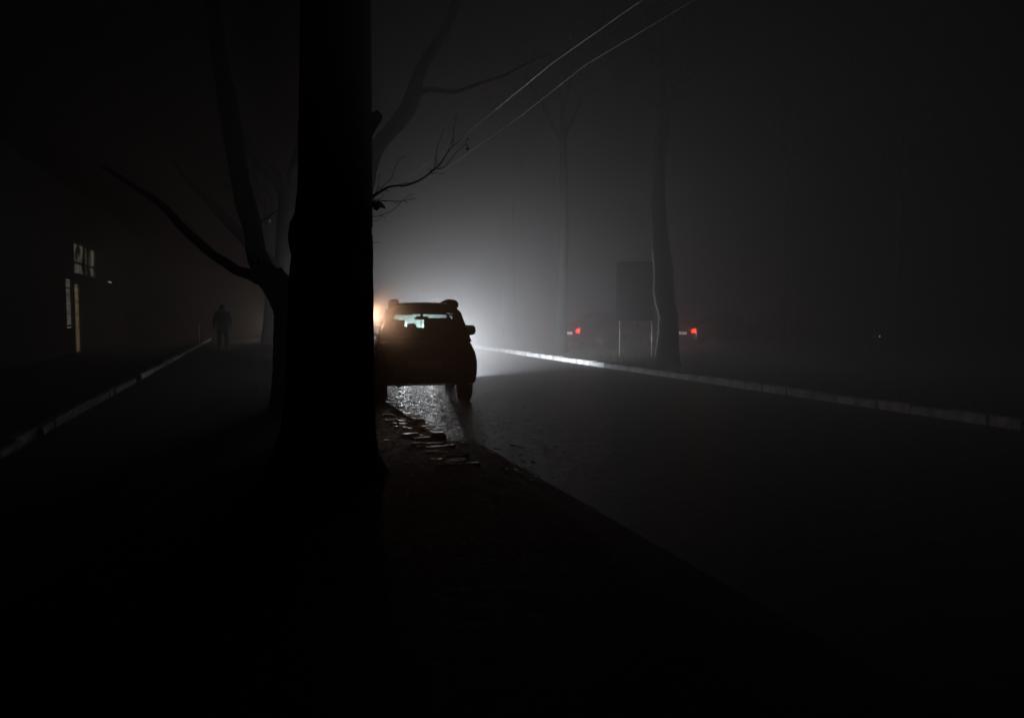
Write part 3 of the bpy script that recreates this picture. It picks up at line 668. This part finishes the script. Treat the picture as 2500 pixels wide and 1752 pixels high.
mb = MB(); mb.add([(BX+.5,y0-6.5,6.1),(BX+.5,y1+4.5,6.1),(BX-3.5,y1+4.5,8.2),(BX-3.5,y0-6.5,8.2),(BX-7.5,y1+4.5,6.1),(BX-7.5,y0-6.5,6.1)],[(0,1,2,3),(3,2,4,5),(0,3,5),(1,4,2),(0,5,4,1)]); mb.build('roof', M['soil'], bl)
def louvre(o, name, col, s, nsl):
    a, b_, c, d = o
    mb = MB(); mb.box((BX-.06,a,c),(BX-.05,b_,d)); fr_ = mb.build(name, emit('lit_'+name, col, s), bl)
    mb = MB()
    rs_ = random.Random(nsl)
    for k in range(nsl):
        z = c+(d-c)*(k+.5+rs_.uniform(-.25,.25))/nsl; h = (d-c)/nsl*rs_.uniform(.5,1.25)
        mb.add([(BX-.02,a+.01,z-h*.3),(BX-.02,b_-.01,z-h*.3),(BX-.04,b_-.01,z+h*.24),(BX-.04,a+.01,z+h*.24)],[(0,1,2,3)])
    mb.box((BX-.045,a-.0,c),(BX+.02,a+.03,d)); mb.box((BX-.045,b_-.03,c),(BX+.02,b_,d)); mb.build('slats', M['frame'], fr_)
louvre(ops[0],'louvred_window',(1,.93,.8),.3,22); louvre(ops[1],'louvred_door',(1,.72,.4),.42,34)
a, b_, c, d = ops[2]
mb = MB(); mb.box((BX-.07,a,c),(BX-.06,b_,d))
wmm = emit('dim_lit_window', (.9,.8,.62), .12)
t = wmm.node_tree; n = t.nodes.new('ShaderNodeTexNoise'); n.inputs['Scale'].default_value = 1.6; n.inputs['Detail'].default_value = 3
tc = t.nodes.new('ShaderNodeTexCoord'); mr = t.nodes.new('ShaderNodeMapRange'); mr.inputs['From Min'].default_value = .42; mr.inputs['From Max'].default_value = .62; mr.inputs['To Max'].default_value = .26
t.links.new(tc.outputs['Object'], n.inputs['Vector']); t.links.new(n.outputs['Fac'], mr.inputs[0]); t.links.new(mr.outputs[0], t.nodes['Principled BSDF'].inputs['Emission Strength'])
wn = mb.build('window', wmm, bl)
mb = MB()
for f_ in (0,.47,.62,1): yy = a+(b_-a)*f_; mb.box((BX-.055,yy-.04,c),(BX+.015,yy+.04,d))
for zz in (c,c+.42,d): mb.box((BX-.055,a,zz-.035),(BX+.012,b_,zz+.035))
mb.build('frame', M['frame'], wn)
p = onx(266,BX,0); zz = P(266,689,(p-CAM).dot(_f)).z
tl_ = tag(empty('tube_light', (BX+.05,p.y,zz)), 'short white tube light on the wall of the dark house', 'lamp')
mb = MB(); mb.tube([(BX+.07,p.y-.35,zz),(BX+.07,p.y+.45,zz)],[.025]*2,8); mb.build('tube', emit('lit_tube',(1,.97,.9),.9), tl_)
mb = MB(); mb.box((BX,p.y-.4,zz+.03),(BX+.09,p.y+.5,zz+.06)); mb.build('housing', M['frame'], tl_)
# marker stake by the left kerb
p = onx(485,-2.6,0)
mk = tag(empty('marker_stake', p), 'thin white stake standing by the left path edge, left of the person', 'post')
mb = MB(); mb.tube([(0,0,-.05),(0,0,1.0)],[.025,.02],8); L(mb,'stake',M['white'],mk,smooth=True)
mb = MB(); mb.tube([(0,0,1.0),(0,0,1.05)],[.028,.012],8); L(mb,'cap',M['trim'],mk,smooth=True)

# ------------------------------------------------------------------ person walking away on the path
def skinned(name, verts, edges, radii, m, parent, sub=2):
    me = bpy.data.meshes.new(name); me.from_pydata(verts, edges, [])
    o = bpy.data.objects.new(name, me); C.objects.link(o)
    md = o.modifiers.new('skin','SKIN')
    if not me.skin_vertices: 
        bm = bmesh.new(); bm.from_mesh(me); bm.verts.layers.skin.verify(); bm.to_mesh(me); bm.free()
    for i, r in enumerate(radii): me.skin_vertices[0].data[i].radius = (r if isinstance(r, tuple) else (r,r))
    me.skin_vertices[0].data[0].use_root = True
    sm = o.modifiers.new('sub','SUBSURF'); sm.levels = sub; sm.render_levels = sub
    dg = bpy.context.evaluated_depsgraph_get(); ne = bpy.data.meshes.new_from_object(o.evaluated_get(dg))
    o.modifiers.clear(); o.data = ne; ne.materials.clear(); ne.materials.append(m)
    for p_ in ne.polygons: p_.use_smooth = True
    o.parent = parent; return o
pp = GD(543, 28.6, PZ)
per = tag(empty('person', pp, R(12)), 'person in a dark hooded coat walking away along the foggy path', 'person')
bv = [(0,0,.95),(0,.01,1.12),(0,.02,1.30),(0,.02,1.44),(0,.03,1.53),(0,.05,1.60),(0,.06,1.70)]
be = [(0,1),(1,2),(2,3),(3,4),(4,5),(5,6)]; br_ = [(.165,.12),(.165,.12),(.18,.125),(.15,.10),(.062,.062),(.085,.095),(.075,.09)]
def addc(pts, rad, root):
    k = len(bv); prev = root
    for p_, r_ in zip(pts, rad): bv.append(p_); br_.append(r_); be.append((prev,len(bv)-1)); prev = len(bv)-1
    return prev
for s, ph in ((-1,1),(1,-1)):
    e = addc([(s*.205,.02,1.40),(s*.27,-.03*ph,1.14),(s*.275,.06*ph+.05,.90),(s*.27,.09*ph+.06,.83)],[.068,.052,.04,.036],3)
    hx, hy, hz = bv[e]
    for q, (fx, fy, ln) in enumerate([(-.012,.026,.07),(-.004,.012,.08),(.0,-.004,.075),(.004,-.02,.06)]):
        addc([(hx+fx*s,hy+fy,hz-.055),(hx+fx*s-.008*s,hy+fy+.01,hz-.055-ln)],[.011,.008],e)
    addc([(hx-.02*s,hy+.045,hz-.03),(hx-.03*s,hy+.055,hz-.075)],[.012,.009],e)
    addc([(s*.10,.02,.86),(s*.115,.05*ph+.02,.48),(s*.12,.14*ph-.03*(ph<0),.10+.03*(ph<0)),(s*.125,.14*ph-.05*(ph<0)+.12,.035)],[.095,.068,.05,.04],0)
bo = skinned('body', bv, be, br_, M['skin'], per)
cv = [(0,0,.78),(0,0,.95),(0,.01,1.15),(0,.02,1.33),(0,.02,1.46)]; ce = [(0,1),(1,2),(2,3),(3,4)]; crr = [(.22,.17),(.205,.155),(.21,.155),(.215,.15),(.10,.10)]
for s, ph in ((-1,1),(1,-1)):
    k = len(cv); cv += [(s*.215,.02,1.41),(s*.285,-.03*ph,1.14),(s*.29,.055*ph+.05,.90)]; crr += [.085,.078,.062]; ce += [(3,k),(k,k+1),(k+1,k+2)]
skinned('coat', cv, ce, crr, M['coat'], per)
tv = [(0,0,.9)]; te = []; trr = [(.17,.13)]
for s, ph in ((-1,1),(1,-1)):
    k = len(tv); tv += [(s*.10,.02,.82),(s*.115,.05*ph+.02,.48),(s*.12,.14*ph-.03*(ph<0),.11)]; trr += [.115,.085,.07]; te += [(0,k),(k,k+1),(k+1,k+2)]
skinned('trousers', tv, te, trr, M['jeans'], per)
for s, ph in ((-1,1),(1,-1)):
    skinned('shoe', [(s*.12,.14*ph-.03*(ph<0)-.05,.06),(s*.122,.14*ph-.05*(ph<0)+.07,.045),(s*.127,.14*ph-.05*(ph<0)+.16,.035)], [(0,1),(1,2)], [(.05,.055),(.048,.042),(.042,.032)], M['shoe'], per, 2)
skinned('hood', [(0,-.01,1.47),(0,.02,1.58),(0,.03,1.68),(0,.05,1.735)], [(0,1),(1,2),(2,3)], [(.12,.10),(.10,.115),(.105,.12),(.06,.07)], M['coat'], per)

p = GD(2141, 26, .05); rp = tag(empty('reflector_post', p, -TH), 'low dark post with two tiny amber reflectors at far right', 'post')
mb = MB(); mb.box((-.13,-.03,-.05),(.13,.03,.85)); L(mb,'panel',M['trim'],rp,bevel=.01)
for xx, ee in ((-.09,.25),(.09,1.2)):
    mb = MB(); mb.ball((xx,-.035,1.42-52/1878*26-.05),.022,(1,.5,1)); L(mb,'reflector',emit('amber_reflector',(1,.5,.2),ee),rp)  # emission stands for headlight thrown back by the reflectors

# ------------------------------------------------------------------ fallen leaves
mb = MB(); rnd = random.Random(12)
def leaf(x, y, z, s):
    a = rnd.uniform(0,6.28); tl = rnd.uniform(-.4,.4); n = 9; pts = []
    for k in range(n):
        t_ = 2*math.pi*k/n; r_ = s*(1 if k % 2 == 0 else .62)*rnd.uniform(.8,1.15)
        u, v = r_*math.cos(t_), r_*.8*math.sin(t_)
        pts.append((x+u*math.cos(a)-v*math.sin(a), y+u*math.sin(a)+v*math.cos(a), z+.006+abs(u*tl)+rnd.uniform(0,.01)))
    mb.add(pts+[(x,y,z+.012)], [(k,(k+1)%n,n) for k in range(n)])
for _ in range(420): leaf(rnd.uniform(KX+.1,KX+.1+abs(rnd.gauss(0,1.3))), rnd.uniform(6,25), .012, rnd.uniform(.025,.05))
for _ in range(160): leaf(rnd.uniform(KX+.3,RX-.2), rnd.uniform(5,28), .035, rnd.uniform(.02,.04))
for _ in range(500): leaf(RX+.3+abs(rnd.gauss(0,2.5)), rnd.uniform(5,32), .12, rnd.uniform(.03,.06))
for _ in range(420): leaf(rnd.uniform(-2.2,KX-.2), rnd.uniform(7,28), PZ+.002, rnd.uniform(.025,.05))
tag(mb.build('fallen_leaves', M['wetleaf']), 'scattered wet fallen leaves on road, verge and pavement', 'leaves', kind='stuff')
# grass tufts on the verge
mb = MB()
for _ in range(9000):
    x = RX+.35+abs(rnd.gauss(0,4)); y = rnd.uniform(4,36); a = rnd.uniform(0,6.28); h = rnd.uniform(.04,.13); ww = .006
    dx, dy = math.cos(a), math.sin(a); l = rnd.uniform(.0,.07); z = .07
    mb.add([(x-dy*ww,y+dx*ww,z),(x+dy*ww,y-dx*ww,z),(x+dx*l,y+dy*l,z+.05+h)], [(0,1,2)])
tag(mb.build('grass', M['verge']), 'short dark grass on the verge behind the far kerb', 'grass', kind='stuff')

# ------------------------------------------------------------------ fog
mb = MB(); mb.box((-140,-30,-1.2),(140,150,30)); hz = mb.build('haze', M['trim']); hz.data.materials.clear()
fm = bpy.data.materials.new('fog'); fm.use_nodes = True; t = fm.node_tree; t.nodes.remove(t.nodes['Principled BSDF'])
pv = t.nodes.new('ShaderNodeVolumePrincipled'); pv.inputs['Density'].default_value = FOG; pv.inputs['Anisotropy'].default_value = FOG_G
pv.inputs['Color'].default_value = (.95,.96,.98,1)
t.links.new(pv.outputs[0], t.nodes['Material Output'].inputs['Volume']); hz.data.materials.append(fm); fm.cycles.homogeneous_volume = True
tag(hz, kind='stuff')
